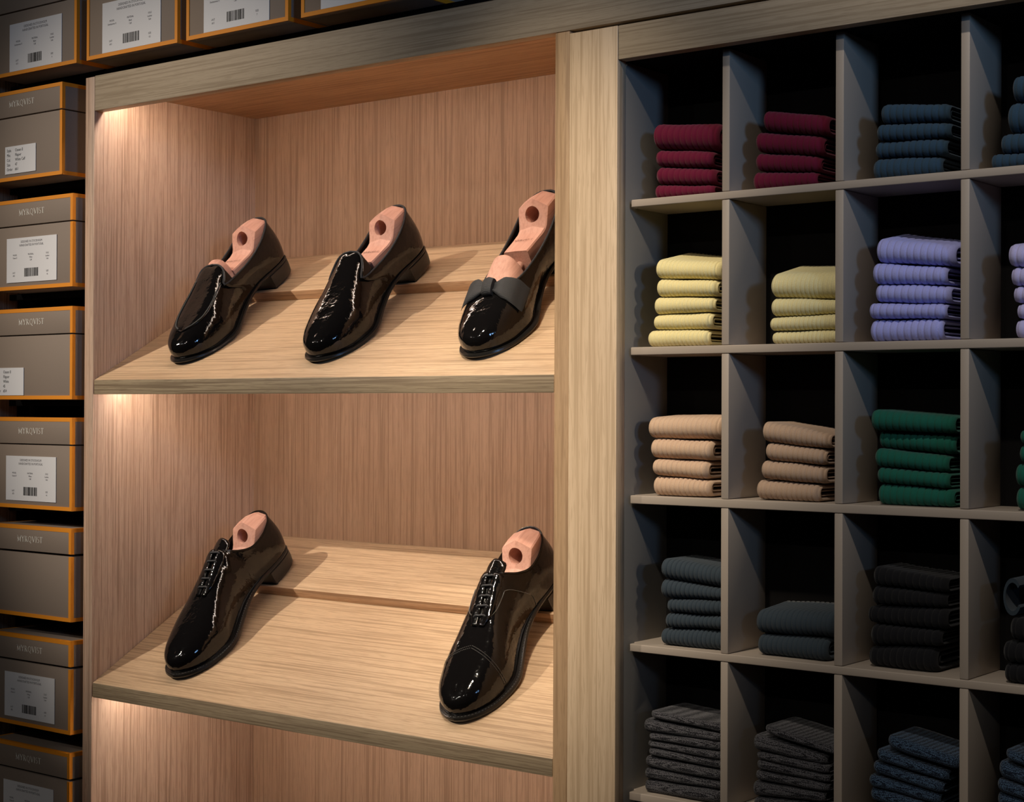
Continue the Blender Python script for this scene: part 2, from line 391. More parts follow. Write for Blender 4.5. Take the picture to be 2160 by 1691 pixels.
# ------------------------------------------------------------------ shoe boxes and their rack
YBOX = -0.011 * K; BF = 1.389 / 1.334
BH, BW, BD = 0.1255 * K, 0.181 * K, 0.34
XRC = kx(-1.829)
rack = empty('shoe_box_rack', (XRC - BW / 2, 0.2, 0), 'dark rack behind the column of taupe shoe boxes at the left edge', 'rack')
XSP = kx(-1.853) - BW - .004
box('side_panel', XSP - .02, XSP, 0.0, 0.062, 0, 2.3, oak_dim, rack)
box('side_panel', XSP - .02, XSP, 0.075, BD + .02, 0, 2.3, black_board, rack, bev=0)
box('upright', XSP - .012, XSP - .002, 0.056, 0.072, 0, 2.3, black_metal, rack)
box('upright', XSP - .010, XSP + .0025, 0.088, 0.098, 0, 2.3, grey_metal, rack)
box('back_board', XSP, XL0 - .002, BD + .01, BD + .02, 0, kz(1.83), black_board, rack, bev=0)
def rack_shelf(x0, x1, ztop, t=.010): box('rack_shelf', x0, x1, 0.045, BD + .008, ztop - t, ztop, black_board, rack, bev=0.0005)

def bc(zv): return kz(1.4 + (zv - 1.4) * BF)
BIG = [('DESIGNED IN STOCKHOLM', .5, .885, .062), ('HANDCRAFTED IN PORTUGAL', .5, .808, .062)]
def shoe_box(xr, z0, desc, kind, lines, h=BH, lid_gap=0.0012, tilt=0.0, yaw=0.0, logo_dx=0.0):
    xl = xr - BW; y0 = YBOX; y1 = YBOX + BD; zl = z0 + h * 0.705
    b = empty('shoe_box', ((xl + xr) / 2, 0, z0), desc, 'shoe box', 'taupe shoe boxes with orange edges')
    box('base', xl + .0008, xr - .0008, y0 + .0008, y1 - .001, z0, zl - .0006, box_paper, b, bev=0.0008)
    lid = box('lid', xl, xr, y0, y1, zl + lid_gap, z0 + h, box_paper, b, bev=0.001)
    def trim(name, par, zb_, zt_, top):
        bm = bmesh.new(); w = .0062; e = .0004
        X0, X1, Y0, Y1 = xl - e, xr + e, y0 - e, y1
        for sx in (X0, X1 - w):
            box_bm(bm, sx, sx + w, Y0, Y0 + .0016, zb_, zt_)                       # upright strip, front face
        box_bm(bm, X1 - .0016, X1, Y0 + .0016, Y0 + w, zb_, zt_)                    # same strip folded round the corner
        box_bm(bm, X0, X0 + .0016, Y0 + .0016, Y0 + w, zb_, zt_)
        za, zb2 = (zt_ - w, zt_) if top else (zb_, zb_ + w)
        box_bm(bm, X0 + w, X1 - w, Y0, Y0 + .0016, za, zb2)
        for sx in (X0, X1 - .0016): box_bm(bm, sx, sx + .0016, Y0 + w, Y1, za, zb2)
        zz = (zt_ - .0004, zt_ + .0004) if top else (zb_ - .0003, zb_ + .0003)
        box_bm(bm, X0 + .0016, X1 - .0016, Y0 + .0016, Y0 + w, *zz)
        for sx in (X0 + .0016, X1 - w): box_bm(bm, sx, sx + w - .0016, Y0 + w, Y1, *zz)
        me = bpy.data.meshes.new(name); bm.to_mesh(me); bm.free(); link(name, me, box_orange, par)
    trim('edge_tape', b, z0 + .0004, zl - .001, False)
    trim('edge_tape', lid, zl + lid_gap + .0004, z0 + h, True)
    cx = (xl + xr) / 2
    wordmark('MYRQVIST', (cx + logo_dx, y0 - .0002, z0 + h * 0.855), (1, 0, 0), (0, 0, 1), .0100, foil, 'logo', lid)
    yl = y0 - .0003
    if kind == 'big':
        lw, lh = BW * .62, h * .49; lx, lz = cx - lw / 2 + logo_dx, z0 + h * .085
        if tilt > 1: lx, lz = cx - lw * .52, z0 + h * .045; lw = BW * .645; lh = h * .525
        lb = box('label', lx, lx + lw, yl, yl + .0006, lz, lz + lh, label_paper, b, bev=0)
        u = lh
        T = [('DESIGNED IN STOCKHOLM', .5, .885, .070), ('HANDCRAFTED IN PORTUGAL', .5, .805, .070),
             ('MODEL', .17, .60, .050), (lines[0], .17, .535, .050), ('MATERIAL', .49, .60, .050), (lines[1], .49, .535, .050), ('Calf', .49, .475, .050),
             ('SOLE', .82, .60, .050), ('Leather', .82, .535, .050), ('Sole', .82, .475, .050), ('LAST', .15, .20, .050), (lines[2], .15, .135, .050),
             ('SIZE', .82, .20, .050), (lines[3], .82, .13, .050)]
        type_lines([(s, lx + fx * lw, yl - .00015, lz + fz * lh, sz * u * 1.05, 'CENTER') for s, fx, fz, sz in T], ink_grey, 'label_print', lb)
        bm = bmesh.new(); r_ = random.Random(sum(map(ord, desc))); x = .36
        while x < .63:
            w_ = r_.choice((.004, .004, .008, .012)); box_bm(bm, lx + x * lw, lx + (x + w_) * lw, yl - .0002, yl, lz + .12 * lh, lz + .31 * lh); x += w_ + r_.choice((.004, .006, .009))
        me = bpy.data.meshes.new('barcode'); bm.to_mesh(me); bm.free(); link('barcode', me, ink, lb)
    elif kind == 'small':
        lw, lh = BW * .385, h * .305; lx, lz = lines[0], z0 + lines[1]
        lb = box('label', lx, lx + lw, yl, yl + .0006, lz, lz + lh, label_paper, b, bev=0)
        rows = [('Style', lines[2]), ('Mat.', lines[3]), ('Col.', lines[4]), ('Size', lines[5]), ('Order', lines[6])]
        L_ = []
        for i, (a, c) in enumerate(rows):
            zz = lz + lh * (.80 - .172 * i)
            L_ += [(a, lx + .06 * lw, yl - .00015, zz, lh * .155, 'LEFT'), (c, lx + .33 * lw, yl - .00015, zz, lh * .155, 'LEFT')]
        type_lines(L_, ink, 'label_print', lb)
    return b
XB2 = kx(-1.853)
rows = [
    (bc(1.7020), kx(-1.853), 'shoe box with a whole small order label reading size 47', 'small', None),
    (bc(1.5555), kx(-1.829), 'shoe box with large label, directly above the box with the half-visible small label', 'big', ('Oaxen II', 'White', '#02', '46')),
    (bc(1.4097), kx(-1.8285), 'shoe box whose small order label is cut by the photo\'s left edge', 'small', None),
    (bc(1.2655), kx(-1.828), 'shoe box with large label, directly below the box with the half-visible small label', 'big', ('Oaxen II', 'White', '#02', '44')),
    (bc(1.1225), kx(-1.829), 'plain shoe box with only the logo on its lid and no label', 'none', None),
    (bc(0.9775), kx(-1.8285), 'shoe box with large label, directly below the box without any label', 'big', ('Oaxen II', 'White', '#02', '45')),
    (bc(0.8330), kx(-1.830), 'lowest shoe box of the left column, cut by the bottom of the photo', 'big', ('Oaxen II', 'White', '#02', '43')),
]
for i, (z0, xr, desc, kind, ln) in enumerate(rows):
    if i == 0: p = at(11, 364, YBOX); ln = (p[0], .010 * K, 'Oaxen II', 'Flipper', 'White Calf', '47', '#61')
    if i == 2: p = at(50, 800, YBOX); ln = (p[0] - BW * .385, .006 * K, 'Oaxen II', 'Flipper', 'White', '45', '#54')
    shoe_box(xr, z0, desc, kind, ln, lid_gap=.0012 if i < 4 else .0030)
    rack_shelf(XSP, min(xr + .006, XL0 - .002), z0 - .0006)
ZTOP = bc(1.8429)
tops = [(kx(-1.7505 * BF), 'leftmost shoe box of the top row, standing above the left column', ('Stenhammar II', 'Black', '#13', '4')),
        (kx(-1.5554 * BF), 'shoe box above the display cabinet\'s left corner, second in the top row', ('Stenhammar II', 'Black', '#13', '4.5')),
        (kx(-1.3647 * BF), 'third shoe box of the top row, its label cut by the photo\'s upper edge', ('Stenhammar II', 'Black', '#13', '7')),
        (kx(-1.1695 * BF), 'rightmost shoe box of the top row, showing mostly its dark underside', ('Stenhammar II', 'Black', '#13', '8'))]
for xr, desc, ln in tops: shoe_box(xr, ZTOP, desc, 'big', ln, tilt=2)
box('top_rack_shelf', XSP, kx(-1.1), 0.045, BD, ZT + .0004, ZTOP - .0006, black_board, rack, bev=0)

# ------------------------------------------------------------------ folded socks
def sock_mesh(w, d, zb, zt, pitch, seed, puff=0.0, gap=.0005, wob=1.0, inner=True):
    """a sock folded over itself: nested flattened U layers, open at the back, fold to the front.
    zb, zt: (left, right) heights of under and upper side"""
    r = random.Random(seed); nx = max(30, int(w / (pitch or .006) * (9 if pitch else 2)))
    nx = min(nx, 170)
    xs = np.linspace(-w / 2, w / 2, nx); a = (xs + w / 2) / w
    e = np.abs(xs) - (w / 2 - .008)
    ph = [r.uniform(0, 6.28) for _ in range(6)]
    VS, FS = [], []
    def layer(o0, o1, wid, xoff, ribs):
        base = len(VS); npt = 0
        xq = xs * wid + xoff
        for i in range(nx):
            zl = zb[0] + (zb[1] - zb[0]) * a[i] + gap; zu = zt[0] + (zt[1] - zt[0]) * a[i] - gap
            t = max(zu - zl, .002); rad = t / 2
            yn = wob * (.0012 * math.sin(3 * a[i] + ph[0]) + .0008 * math.sin(7 * a[i] + ph[1]))
            sgz = wob * (.0005 * math.sin(5 * a[i] + ph[2]) + .0003 * math.sin(11 * a[i] + ph[3]))
            end = max(0.0, e[i]) / .008
            s = math.sqrt(max(0.0, 1 - end * end)) * .96 + .04
            g = 0.0
            if ribs:
                m_ = ((xs[i] + w) / pitch) % 1.0 - .5
                g = math.exp(-(m_ / .13) ** 2) * .0015 * min(1, max(.2, t / .016))
            def path(o):
                # o: inset from the outer skin as a share of t
                tt = t * (1 - 2 * o); pts = []; R_ = tt / 2
                y_in = o * t; zc = zl + t / 2
                L_ = 7
                for k in range(L_):                 # underside, back to front
                    pts.append((d - (d - rad * 1.15) * k / (L_ - 1), zc - R_))
                for k in range(1, 12):
                    q = -math.pi / 2 - math.pi * k / 12
                    pts.append((rad * 1.15 + (rad * 1.15 - y_in) * math.cos(q) , zc + R_ * math.sin(q)))
                for k in range(L_):
                    f_ = k / (L_ - 1); pts.append((rad * 1.15 + (d - rad * 1.15) * f_, zc + R_))
                return np.array(pts)
            P, Q = path(o0), path(o1); M_ = (P + Q) / 2
            if g:
                tn = np.gradient(P, axis=0); nn = np.stack([tn[:, 1], -tn[:, 0]], 1); nn /= np.linalg.norm(nn, axis=1)[:, None] + 1e-9
                dirn = M_ - P; sg = np.sign((nn * dirn).sum(1))[:, None]; P = P + nn * sg * g
            P = M_ + (P - M_) * s; Q = M_ + (Q - M_) * s
            for y, z in list(P) + list(Q[::-1]):
                f_ = min(1, max(0, y / d)); zf = (z - zl) / t
                VS.append((xq[i], y + (yn + .005 * end * end) * (1 - f_), z + sgz * (zf - .5) * 2 * .6 + puff * f_ * max(0, zf) * (1 - .3 * a[i])))
            npt = len(P) * 2
        for i in range(nx - 1):
            for j in range(npt):
                j2 = (j + 1) % npt
                FS.append((base + i * npt + j, base + (i + 1) * npt + j, base + (i + 1) * npt + j2, base + i * npt + j2))
        FS.append(tuple(base + j for j in range(npt))); FS.append(tuple(base + (nx - 1) * npt + j for j in range(npt))[::-1])
    layer(0, .27, 1.0, 0, bool(pitch))
    if inner:
        layer(.30, .42, .955, r.uniform(-.0005, .002), False)
    me = mesh_from(VS, FS, 'folded_sock')
    bm = bmesh.new(); bm.from_mesh(me); bmesh.ops.recalc_face_normals(bm, faces=bm.faces[:])
    for f in bm.faces: f.smooth = len(f.verts) == 4
    bm.to_mesh(me); bm.free()
    return me
ROWN = ['top row', 'second row', 'third row', 'fourth row', 'fifth row']
COLN = ['leftmost column', 'second column', 'third column', 'right-edge column']
ORD = ['topmost', 'second from top', 'third from top', 'fourth from top', 'fifth from top', 'sixth from top', 'seventh from top', 'eighth from top']
colx = [(XP2 + .001, DIV[0][0] - .001), (DIV[0][1] + .001, DIV[1][0] - .001), (DIV[1][1] + .001, DIV[2][0] - .001), (DIV[2][1] + .001, DIV[3][0] - .001)]
def stack(row, col, colour, yset, xs, bounds, pitch=.0082, depth=.078, puff=0.0, setback=None):
    """xs: (left, right) photo px per sock, top to bottom; bounds: (left, right) photo px of each seam, top to bottom"""
    n = len(xs); zs = SHZ[row][0]
    grp = 'folded socks in the pigeonholes'
    for i in range(n):
        yf = D1 + yset + (setback[i] if setback else 0)
        lo, hi = colx[col]
        xa = max(lo, at(xs[i][0], 800, yf)[0]); xb = min(hi, at(xs[i][1], 800, yf)[0])
        top = [at(xs[i][j], bounds[i][j], yf)[2] for j in (0, 1)]
        bot = [at(xs[i][j], bounds[i + 1][j], yf)[2] for j in (0, 1)] if i < n - 1 else [zs, zs]
        if i == n - 1: top = [max(t_, zs + .006) for t_ in top]
        else: bot = [max(b_, zs + .003 * (n - 1 - i)) for b_ in bot]; top = [max(t_, b_ + .004) for t_, b_ in zip(top, bot)]
        dd = min(depth, DB - yf - .002)
        zmin = min(bot)
        me = sock_mesh(xb - xa, dd, [b_ - zmin for b_ in bot], [t_ - zmin for t_ in top], pitch, row * 97 + col * 13 + i, puff if i == 0 else 0.0)
        o = bpy.data.objects.new('folded_sock', me); C.objects.link(o); o.location = ((xa + xb) / 2, yf, zmin)
        me.materials.append(KN[colour])
        wv = 'ribbed' if pitch else 'flecked'
        pos = ORD[i] if i < n - 1 or n == 1 else 'lowest'
        tag(o, f'{wv} {colour} sock, {pos} in its stack, {ROWN[row]}, {COLN[col]}', 'sock', grp)
def shift(xs, w): return [(a, a + w) for a in xs]
stack(0, 0, 'maroon', .010, [(1372, 1508), (1376, 1498), (1378, 1503), (1374, 1503)], [(258, 256), (314, 317), (351, 353), (388, 390), (418, 411)])
stack(0, 1, 'maroon', .014, [(1602, 1743), (1587, 1732), (1587, 1725), (1581, 1719)], [(229, 242), (275, 286), (320, 328), (360, 362), (395, 390)])
stack(0, 2, 'petrol blue', .014, [(1852, 1996), (1844, 2000), (1839, 1992), (1835, 1982)], [(217, 215), (261, 255), (297, 290), (333, 327), (372, 362)])
stack(0, 3, 'petrol blue', .012, shift([2128, 2119, 2104, 2086], 155), [(156, 150), (213, 205), (281, 272), (324, 315), (349, 338)])
stack(1, 0, 'pale yellow', .008, [(1376.7, 1516), (1379, 1509), (1373, 1503), (1372, 1498), (1361, 1491)], [(548, 552), (587, 589), (626, 625), (663, 658), (696, 693.5), (730, 727)], pitch=.0056, puff=.016)
stack(1, 1, 'straw yellow', .012, shift([1620, 1621, 1619, 1624], 150), [(580, 574), (627, 630), (668, 661), (699, 694), (724, 721)], pitch=.0056, puff=.018)
stack(1, 2, 'lavender', .010, [(1842, 2010), (1835, 1993), (1841, 2000), (1829, 1993), (1830, 1985)], [(504, 516), (553, 560.5), (598, 601), (637, 640), (673, 671), (712, 711)], puff=.014)
stack(1, 3, 'light lavender', .010, shift([2122, 2127, 2132, 2141, 2138], 165), [(514, 522), (562, 566), (602, 604), (639, 640), (673, 672), (711, 709)], puff=.010)
stack(2, 0, 'sand', .008, [(1363, 1517), (1368, 1497), (1373, 1490), (1373, 1495)], [(880, 876), (924, 929), (966, 973), (1003, 1012), (1041, 1046)], pitch=.0068, puff=.004)
stack(2, 1, 'tan', .010, [(1604, 1749), (1610, 1740), (1601, 1738), (1591, 1727)], [(886, 913), (932, 948), (970, 983), (1010, 1023), (1049, 1054)], pitch=.0068)
stack(2, 2, 'bottle green', .012, [(1833, 2009), (1849, 2012), (1841, 1996), (1845, 2000), (1847, 2008)], [(862, 876), (907, 916.6), (944, 961), (984, 998.6), (1019, 1032), (1057, 1065)], setback=[0, .012, .002, 0, 0])
stack(2, 3, 'bottle green', .012, shift([2149, 2146, 2137, 2140], 150), [(905, 915), (937, 948), (977, 990), (1026, 1036), (1073, 1078)])
stack(3, 0, 'slate blue', .012, shift([1392, 1392, 1403, 1399, 1391], 140), [(1176, 1198), (1220, 1243), (1262, 1268), (1293, 1301), (1325, 1331), (1354, 1364)], pitch=.0062)
stack(3, 1, 'slate blue', .014, [(1590, 1757), (1594, 1744)], [(1287, 1293), (1337, 1348), (1379, 1391)], pitch=.0066, puff=.006)
stack(3, 2, 'black', .016, [(1839, 1998), (1837, 1994), (1827, 1996), (1833, 1985), (1828, 1974)], [(1193, 1219), (1235, 1253), (1277, 1284), (1315, 1331), (1363, 1365), (1403, 1418)])
stack(3, 3, 'black', .004, shift([2128, 2113, 2115], 150), [(1300, 1322), (1352, 1372), (1398, 1414), (1446, 1460)])
tw = dict(pitch=None, depth=.080)
stack(4, 0, 'charcoal', .008, shift([1372, 1357, 1367, 1365, 1367, 1358, 1357, 1357], 165), [(1497, 1530), (1514, 1550), (1544, 1567), (1561, 1588), (1576, 1606), (1593, 1626), (1618, 1650), (1644, 1668), (1663, 1683)], **tw)
stack(4, 1, 'charcoal', .008, shift([1612, 1587, 1593, 1594, 1592, 1585, 1588], 155), [(1527, 1578), (1546, 1596), (1584, 1616), (1602, 1635), (1623, 1655), (1647, 1673), (1680, 1694), (1705, 1712)], **tw)
stack(4, 2, 'navy', .012, shift([1870, 1848, 1839, 1832, 1833, 1836], 150), [(1548, 1598), (1578, 1628), (1604, 1653), (1632, 1676), (1660, 1700), (1690, 1722), (1735, 1745)], **tw)
stack(4, 3, 'navy', .010, shift([2120, 2104, 2102, 2101, 2103], 155), [(1578, 1640), (1603, 1664), (1641, 1696), (1670, 1720), (1705, 1745), (1752, 1760)], **tw)
# loosely rolled cuff on top of the black stack at the right edge
yf = D1 + .012; c0 = at(2128, 1283, yf)
zt_ = at(2128, 1300, yf)[2] + .001
ang = np.linspace(-.25 * math.pi, 1.35 * math.pi, 26); pts_ = []
VS, FS = [], []
for k in range(9):
    y = yf + .040 * k / 8
    for j, q in enumerate(ang):
        for rr in (.0165, .0125):
            VS.append((c0[0] + .004 + rr * .62 * math.cos(q + math.pi * .47), y, zt_ + .0168 * 1.22 + rr * 1.22 * math.sin(q + math.pi * .47)))
nj = len(ang)
def vi(k, j, s): return (k * nj + j) * 2 + s
for k in range(8):
    for j in range(nj - 1):
        FS += [(vi(k, j, 0), vi(k + 1, j, 0), vi(k + 1, j + 1, 0), vi(k, j + 1, 0)), (vi(k, j, 1), vi(k, j + 1, 1), vi(k + 1, j + 1, 1), vi(k + 1, j, 1))]
    for j in (0, nj - 1): FS.append((vi(k, j, 0), vi(k, j, 1), vi(k + 1, j, 1), vi(k + 1, j, 0)))
for k in (0, 8):
    for j in range(nj - 1): FS.append((vi(k, j, 0), vi(k, j + 1, 0), vi(k, j + 1, 1), vi(k, j, 1)))
me = mesh_from(VS, FS, 'rolled_sock')
bm = bmesh.new(); bm.from_mesh(me); bmesh.ops.recalc_face_normals(bm, faces=bm.faces[:]); bm.to_mesh(me); bm.free()
o = link('rolled_sock', me, KN['slate blue'], None, smooth=50)
tag(o, 'dark sock with a curled C-shaped cuff lying on the black stack at the right edge', 'sock', 'folded socks in the pigeonholes')

# ------------------------------------------------------------------ shoes
MM = 0.001
MED = [(-4, 290), (-14.5, 287.3), (-24.5, 280.8), (-33.8, 270), (-41.8, 254), (-46, 235), (-48.8, 215), (-47.2, 199), (-41, 180), (-32, 152), (-27.5, 122), (-28.5, 92), (-31.5, 62), (-31.3, 36), (-26, 15), (-16, 4), (0, 0)]
LAT = [(-4, 290), (7, 288), (18.5, 282), (30.5, 271), (40.5, 255), (46.5, 235), (50.5, 214), (50, 198), (47.5, 178), (42, 150), (37, 120), (34, 92), (33, 62), (32, 36), (26, 15), (16, 4), (0, 0)]
def zbot(y):
    y = np.asarray(y, float)
    h = np.where(y < 68, 24.0, np.where(y < 205, 12 + 12 * np.cos(np.pi * np.clip((y - 68) / 137, 0, 1)), 0.0))
    return h + 9 * np.clip((y - 232) / 58, 0, 1) ** 1.6
RY = [100, 118, 130, 140, 150, 165, 180, 196, 215, 235, 250, 262, 270, 276]
RZ = [106, 102, 96, 90.5, 85.5, 78, 71, 64.5, 58, 51.5, 47, 42.5, 39, 36]
def zridge(y): return np.interp(y, RY, RZ)
def outline(side, n, inset=0.0):
    P = spline(MED if side < 0 else LAT, n)
    if inset:
        t = np.gradient(P, axis=0); t /= np.linalg.norm(t, axis=1)[:, None] + 1e-9
        nn = np.stack([t[:, 1], -t[:, 0]], 1) * (1 if side < 0 else -1)       # inward for medial travelling toe -> heel
        c = np.array([0.0, 140.0]); sg = 1.0
        # make sure it points inward
        mid = len(P) // 2
        if (nn[mid] @ (np.array([0, P[mid][1]]) - P[mid])) < 0: nn = -nn
        nn[0] = (0, -1); nn[-1] = (0, 1)
        w = np.interp(P[:, 1], [60, 170], [1.3, inset]) if inset > 0 else np.full(len(P), inset)
        P = P + nn * w[:, None]
    return P
TOP = {
    'apron': [(0, 140, 90), (13, 141, 88.5), (22.5, 146, 84), (28, 156, 76), (30.6, 166, 68.5), (32, 160, 66), (32.5, 145, 65.5), (32.5, 105, 67.5), (31.5, 70, 74), (29, 40, 84), (21, 16, 93), (10, 7.5, 96.5), (0, 6, 97)],
    'plain': [(0, 135, 94), (13, 136.5, 92.5), (22, 143, 87.5), (27.5, 156, 78), (30, 168, 69), (31.6, 161, 66), (32.5, 145, 65.5), (32.5, 105, 67.5), (31.5, 70, 74), (29, 40, 84), (21, 16, 93), (10, 7.5, 96.5), (0, 6, 97)],
    'pump': [(0, 205, 61.5), (13, 202, 60), (22, 192, 57.5), (28, 172, 56.5), (30.5, 145, 58), (31.5, 105, 64), (31, 70, 73), (29, 40, 84), (21, 16, 93), (10, 7.5, 96.5), (0, 6, 97)],
    'oxford': [(0, 114, 104), (9, 113, 103.5), (17, 107, 99.5), (25, 94, 90), (29.5, 74, 82), (30, 48, 83), (26, 25, 89), (19, 13, 93.5), (9, 7.5, 96.5), (0, 6, 97)],
}
def build_last(kind, M_=96, NV=20):
    top = TOP[kind]; yth = top[0][1]; yj = yth + (6 if kind == 'pump' else 22)
    grids = {}
    PM = outline(-1, M_, 4.2); jj = int(np.argmin(np.abs(PM[:, 1] - yj) + 1000 * (PM[:, 1] > 282)))
    FR = np.clip((PM[:, 1] - PM[jj][1]) / (PM[0][1] - PM[jj][1]), 0, 1)
    for side in (-1, 1):
        P = outline(side, M_, 4.2); zf = zbot(P[:, 1]) + 4.6
        t = np.gradient(P, axis=0); t /= np.linalg.norm(t, axis=1)[:, None]
        out = np.stack([t[:, 1], -t[:, 0]], 1) * (-1 if side < 0 else 1)
        for i in range(M_):
            if out[i] @ (P[i] - np.array([0, min(max(P[i][1], 30), 255)])) < 0: out[i] *= -1
        out[0] = (0, 1); out[-1] = (0, -1)
        s = np.r_[0, np.cumsum(np.linalg.norm(np.diff(P, axis=0), axis=1))]
        nt = M_ - jj
        TL = spline([(x * side, y, z) for x, y, z in top], nt)
        G = np.zeros((M_, NV, 3))
        for i in range(M_):
            f3 = np.array([P[i][0], P[i][1], zf[i]])
            if i < jj:
                fr = FR[i]
                yt = yth + (268 - yth) * fr ** 0.92
                T = np.array([-3.2 * (yt - 100) / 170, yt, zridge(yt) if yt > yth else top[0][2]])
                if kind != 'oxford': T[2] = np.interp(yt, [yth, yth + 40], [top[0][2], zridge(yth + 40)]) if yt < yth + 40 else zridge(yt)
                tau = 0.0
            else:
                T = TL[i - jj].copy(); tau = (i - jj) / max(1, nt - 1)
                if tau < .5: T[0] += -3.2 * (T[1] - 100) / 170 * max(0, 1 - tau * 3)
            h = T[2] - f3[2]; pl = np.array([f3[0] - T[0], f3[1] - T[1], 0.0]); o3 = np.array([*out[i], 0.0])
            wv = min(1, max(0, tau / .30)); wv = wv * wv * (3 - 2 * wv)
            y = P[i][1]
            bul = np.interp(y, [0, 30, 60, 110, 150, 200, 240, 290], [6, 4.5, 4, 8, 10, 6, 6, 6.5])
            P1 = f3 + np.array([0, 0, np.interp(y, [0, 150, 230, 290], [.52, .55, .68, .78]) * h]) + o3 * bul
            P2 = T + (1 - wv) * np.interp(y, [140, 170, 230, 290], [.66, .70, .70, .64]) * pl + wv * (np.array([0, 0, -.40 * h]) + o3 * np.interp(y, [0, 30, 80, 140], [5.5, 4.0, 3.0, 5.0]))
            for k in range(NV):
                v = k / (NV - 1); b = 1 - v
                G[i, k] = b ** 3 * f3 + 3 * b * b * v * P1 + 3 * b * v * v * P2 + v ** 3 * T
        grids[side] = (G, TL, jj)
    return grids
def grid_normals(G, side):
    du = np.gradient(G, axis=0); dv = np.gradient(G, axis=1); n = np.cross(du, dv); n /= np.linalg.norm(n, axis=2)[:, :, None] + 1e-9
    mid = n[len(G) // 2, 3]
    if mid[0] * side < 0: n = -n
    return n
def upper_mesh(grids, i0=0, i1=None, off=0.0, thick=1.4):
    VS, FS = [], []
    for side in (-1, 1):
        G, TL, jj = grids[side]; g = G + (grid_normals(G, side) * off if off else 0); g = g[i0:i1]
        b = len(VS); m_, n_ = g.shape[:2]; VS += list((g.reshape(-1, 3)) * MM)
        for i in range(m_ - 1):
            for j in range(n_ - 1):
                q = (b + i * n_ + j, b + (i + 1) * n_ + j, b + (i + 1) * n_ + j + 1, b + i * n_ + j + 1)
                FS.append(q if side > 0 else q[::-1])
    me = mesh_from(VS, FS, 'upper')
    bm = bmesh.new(); bm.from_mesh(me); bmesh.ops.remove_doubles(bm, verts=bm.verts[:], dist=.0002 if not off else .0016)
    bmesh.ops.dissolve_degenerate(bm, edges=bm.edges[:], dist=1e-6)
    near = [v for v in bm.verts if not v.is_boundary and v.co.y > .125 and abs(v.co.x + .0032 * (v.co.y * 1000 - 100) / 170) < .012 and v.co.z > .036]
    for _ in range(10): bmesh.ops.smooth_vert(bm, verts=near, factor=.5, use_axis_x=True, use_axis_y=True, use_axis_z=True)
    bmesh.ops.recalc_face_normals(bm, faces=bm.faces[:])
    fz = [f for f in bm.faces if f.calc_center_median().y > .2 and f.calc_center_median().z > .045]
    if fz and sum(f.normal.z for f in fz) < 0: bmesh.ops.reverse_faces(bm, faces=bm.faces[:])
    for f in bm.faces: f.smooth = True
    bm.to_mesh(me); bm.free(); return me
def sole_mesh(zlo, zhi, y0, y1, grow=2.0, taper=0.0, n=80, belly=0.6):
    """solid between the two outlines for y0 < y < y1"""
    prof = [(-2.2, 0.0), (-.4, .10), (0, .28), (belly, .5), (0, .74), (-.5, .93), (-3, 1.0)]
    ys = np.concatenate([np.linspace(y0, min(y0 + 14, y1), 12, endpoint=False), np.linspace(min(y0 + 14, y1), y1 - 14, n), np.linspace(y1 - 14, y1, 14)[1:]]) if y1 - y0 > 40 else np.linspace(y0, y1, n)
    Pm, Pl = spline(MED, 400), spline(LAT, 400)
    xm = np.interp(ys, Pm[::-1, 1], Pm[::-1, 0]); xl = np.interp(ys, Pl[::-1, 1], Pl[::-1, 0])
    VS, FS = [], []; NR = len(prof)
    ringN = len(ys) * 2
    base = np.concatenate([np.stack([xm, ys], 1), np.stack([xl, ys], 1)[::-1]])
    t = np.roll(base, -1, 0) - np.roll(base, 1, 0); t /= np.linalg.norm(t, axis=1)[:, None] + 1e-9
    nn = np.stack([-t[:, 1], t[:, 0]], 1)
    mid = len(ys) // 2
    if nn[mid][0] > 0: nn = -nn
    gr = np.interp(base[:, 1], [70, 150], [min(grow, -.3), grow]) if y1 > 100 else grow
    for off, f in prof:
        q = base + nn * np.broadcast_to(np.asarray(off + gr - taper * (1 - f)), (len(base),))[:, None]
        z = zlo(base[:, 1]) * (1 - f) + zhi(base[:, 1]) * f
        VS += [(a[0] * MM, a[1] * MM, c * MM) for a, c in zip(q, z)]
    for r_ in range(NR - 1):
        for i in range(ringN):
            i2 = (i + 1) % ringN; FS.append((r_ * ringN + i, r_ * ringN + i2, (r_ + 1) * ringN + i2, (r_ + 1) * ringN + i))
    N_ = len(ys)
    for i in range(N_ - 1):
        for r_, fl in ((0, False), (NR - 1, True)):
            q = (r_ * ringN + i, r_ * ringN + i + 1, r_ * ringN + ringN - 2 - i, r_ * ringN + ringN - 1 - i); FS.append(q[::-1] if fl else q)
    me = mesh_from(VS, FS, 'sole'); bm = bmesh.new(); bm.from_mesh(me)
    bmesh.ops.remove_doubles(bm, verts=bm.verts[:], dist=1e-5); bmesh.ops.recalc_face_normals(bm, faces=bm.faces[:]); bm.to_mesh(me); bm.free()
    sharpen(me, 38); return me
def add_tubes(name, lines, r, mat, parent, n=8, closed=False):
    VS, FS = [], []
    for ln in lines:
        v, f = tube_data(np.asarray(ln) * MM, r * MM, n, closed); b = len(VS); VS += v; FS += [tuple(b + i for i in q) for q in f]
    me = mesh_from(VS, FS, name); sharpen(me, 60); return link(name, me, mat, parent, world=False)

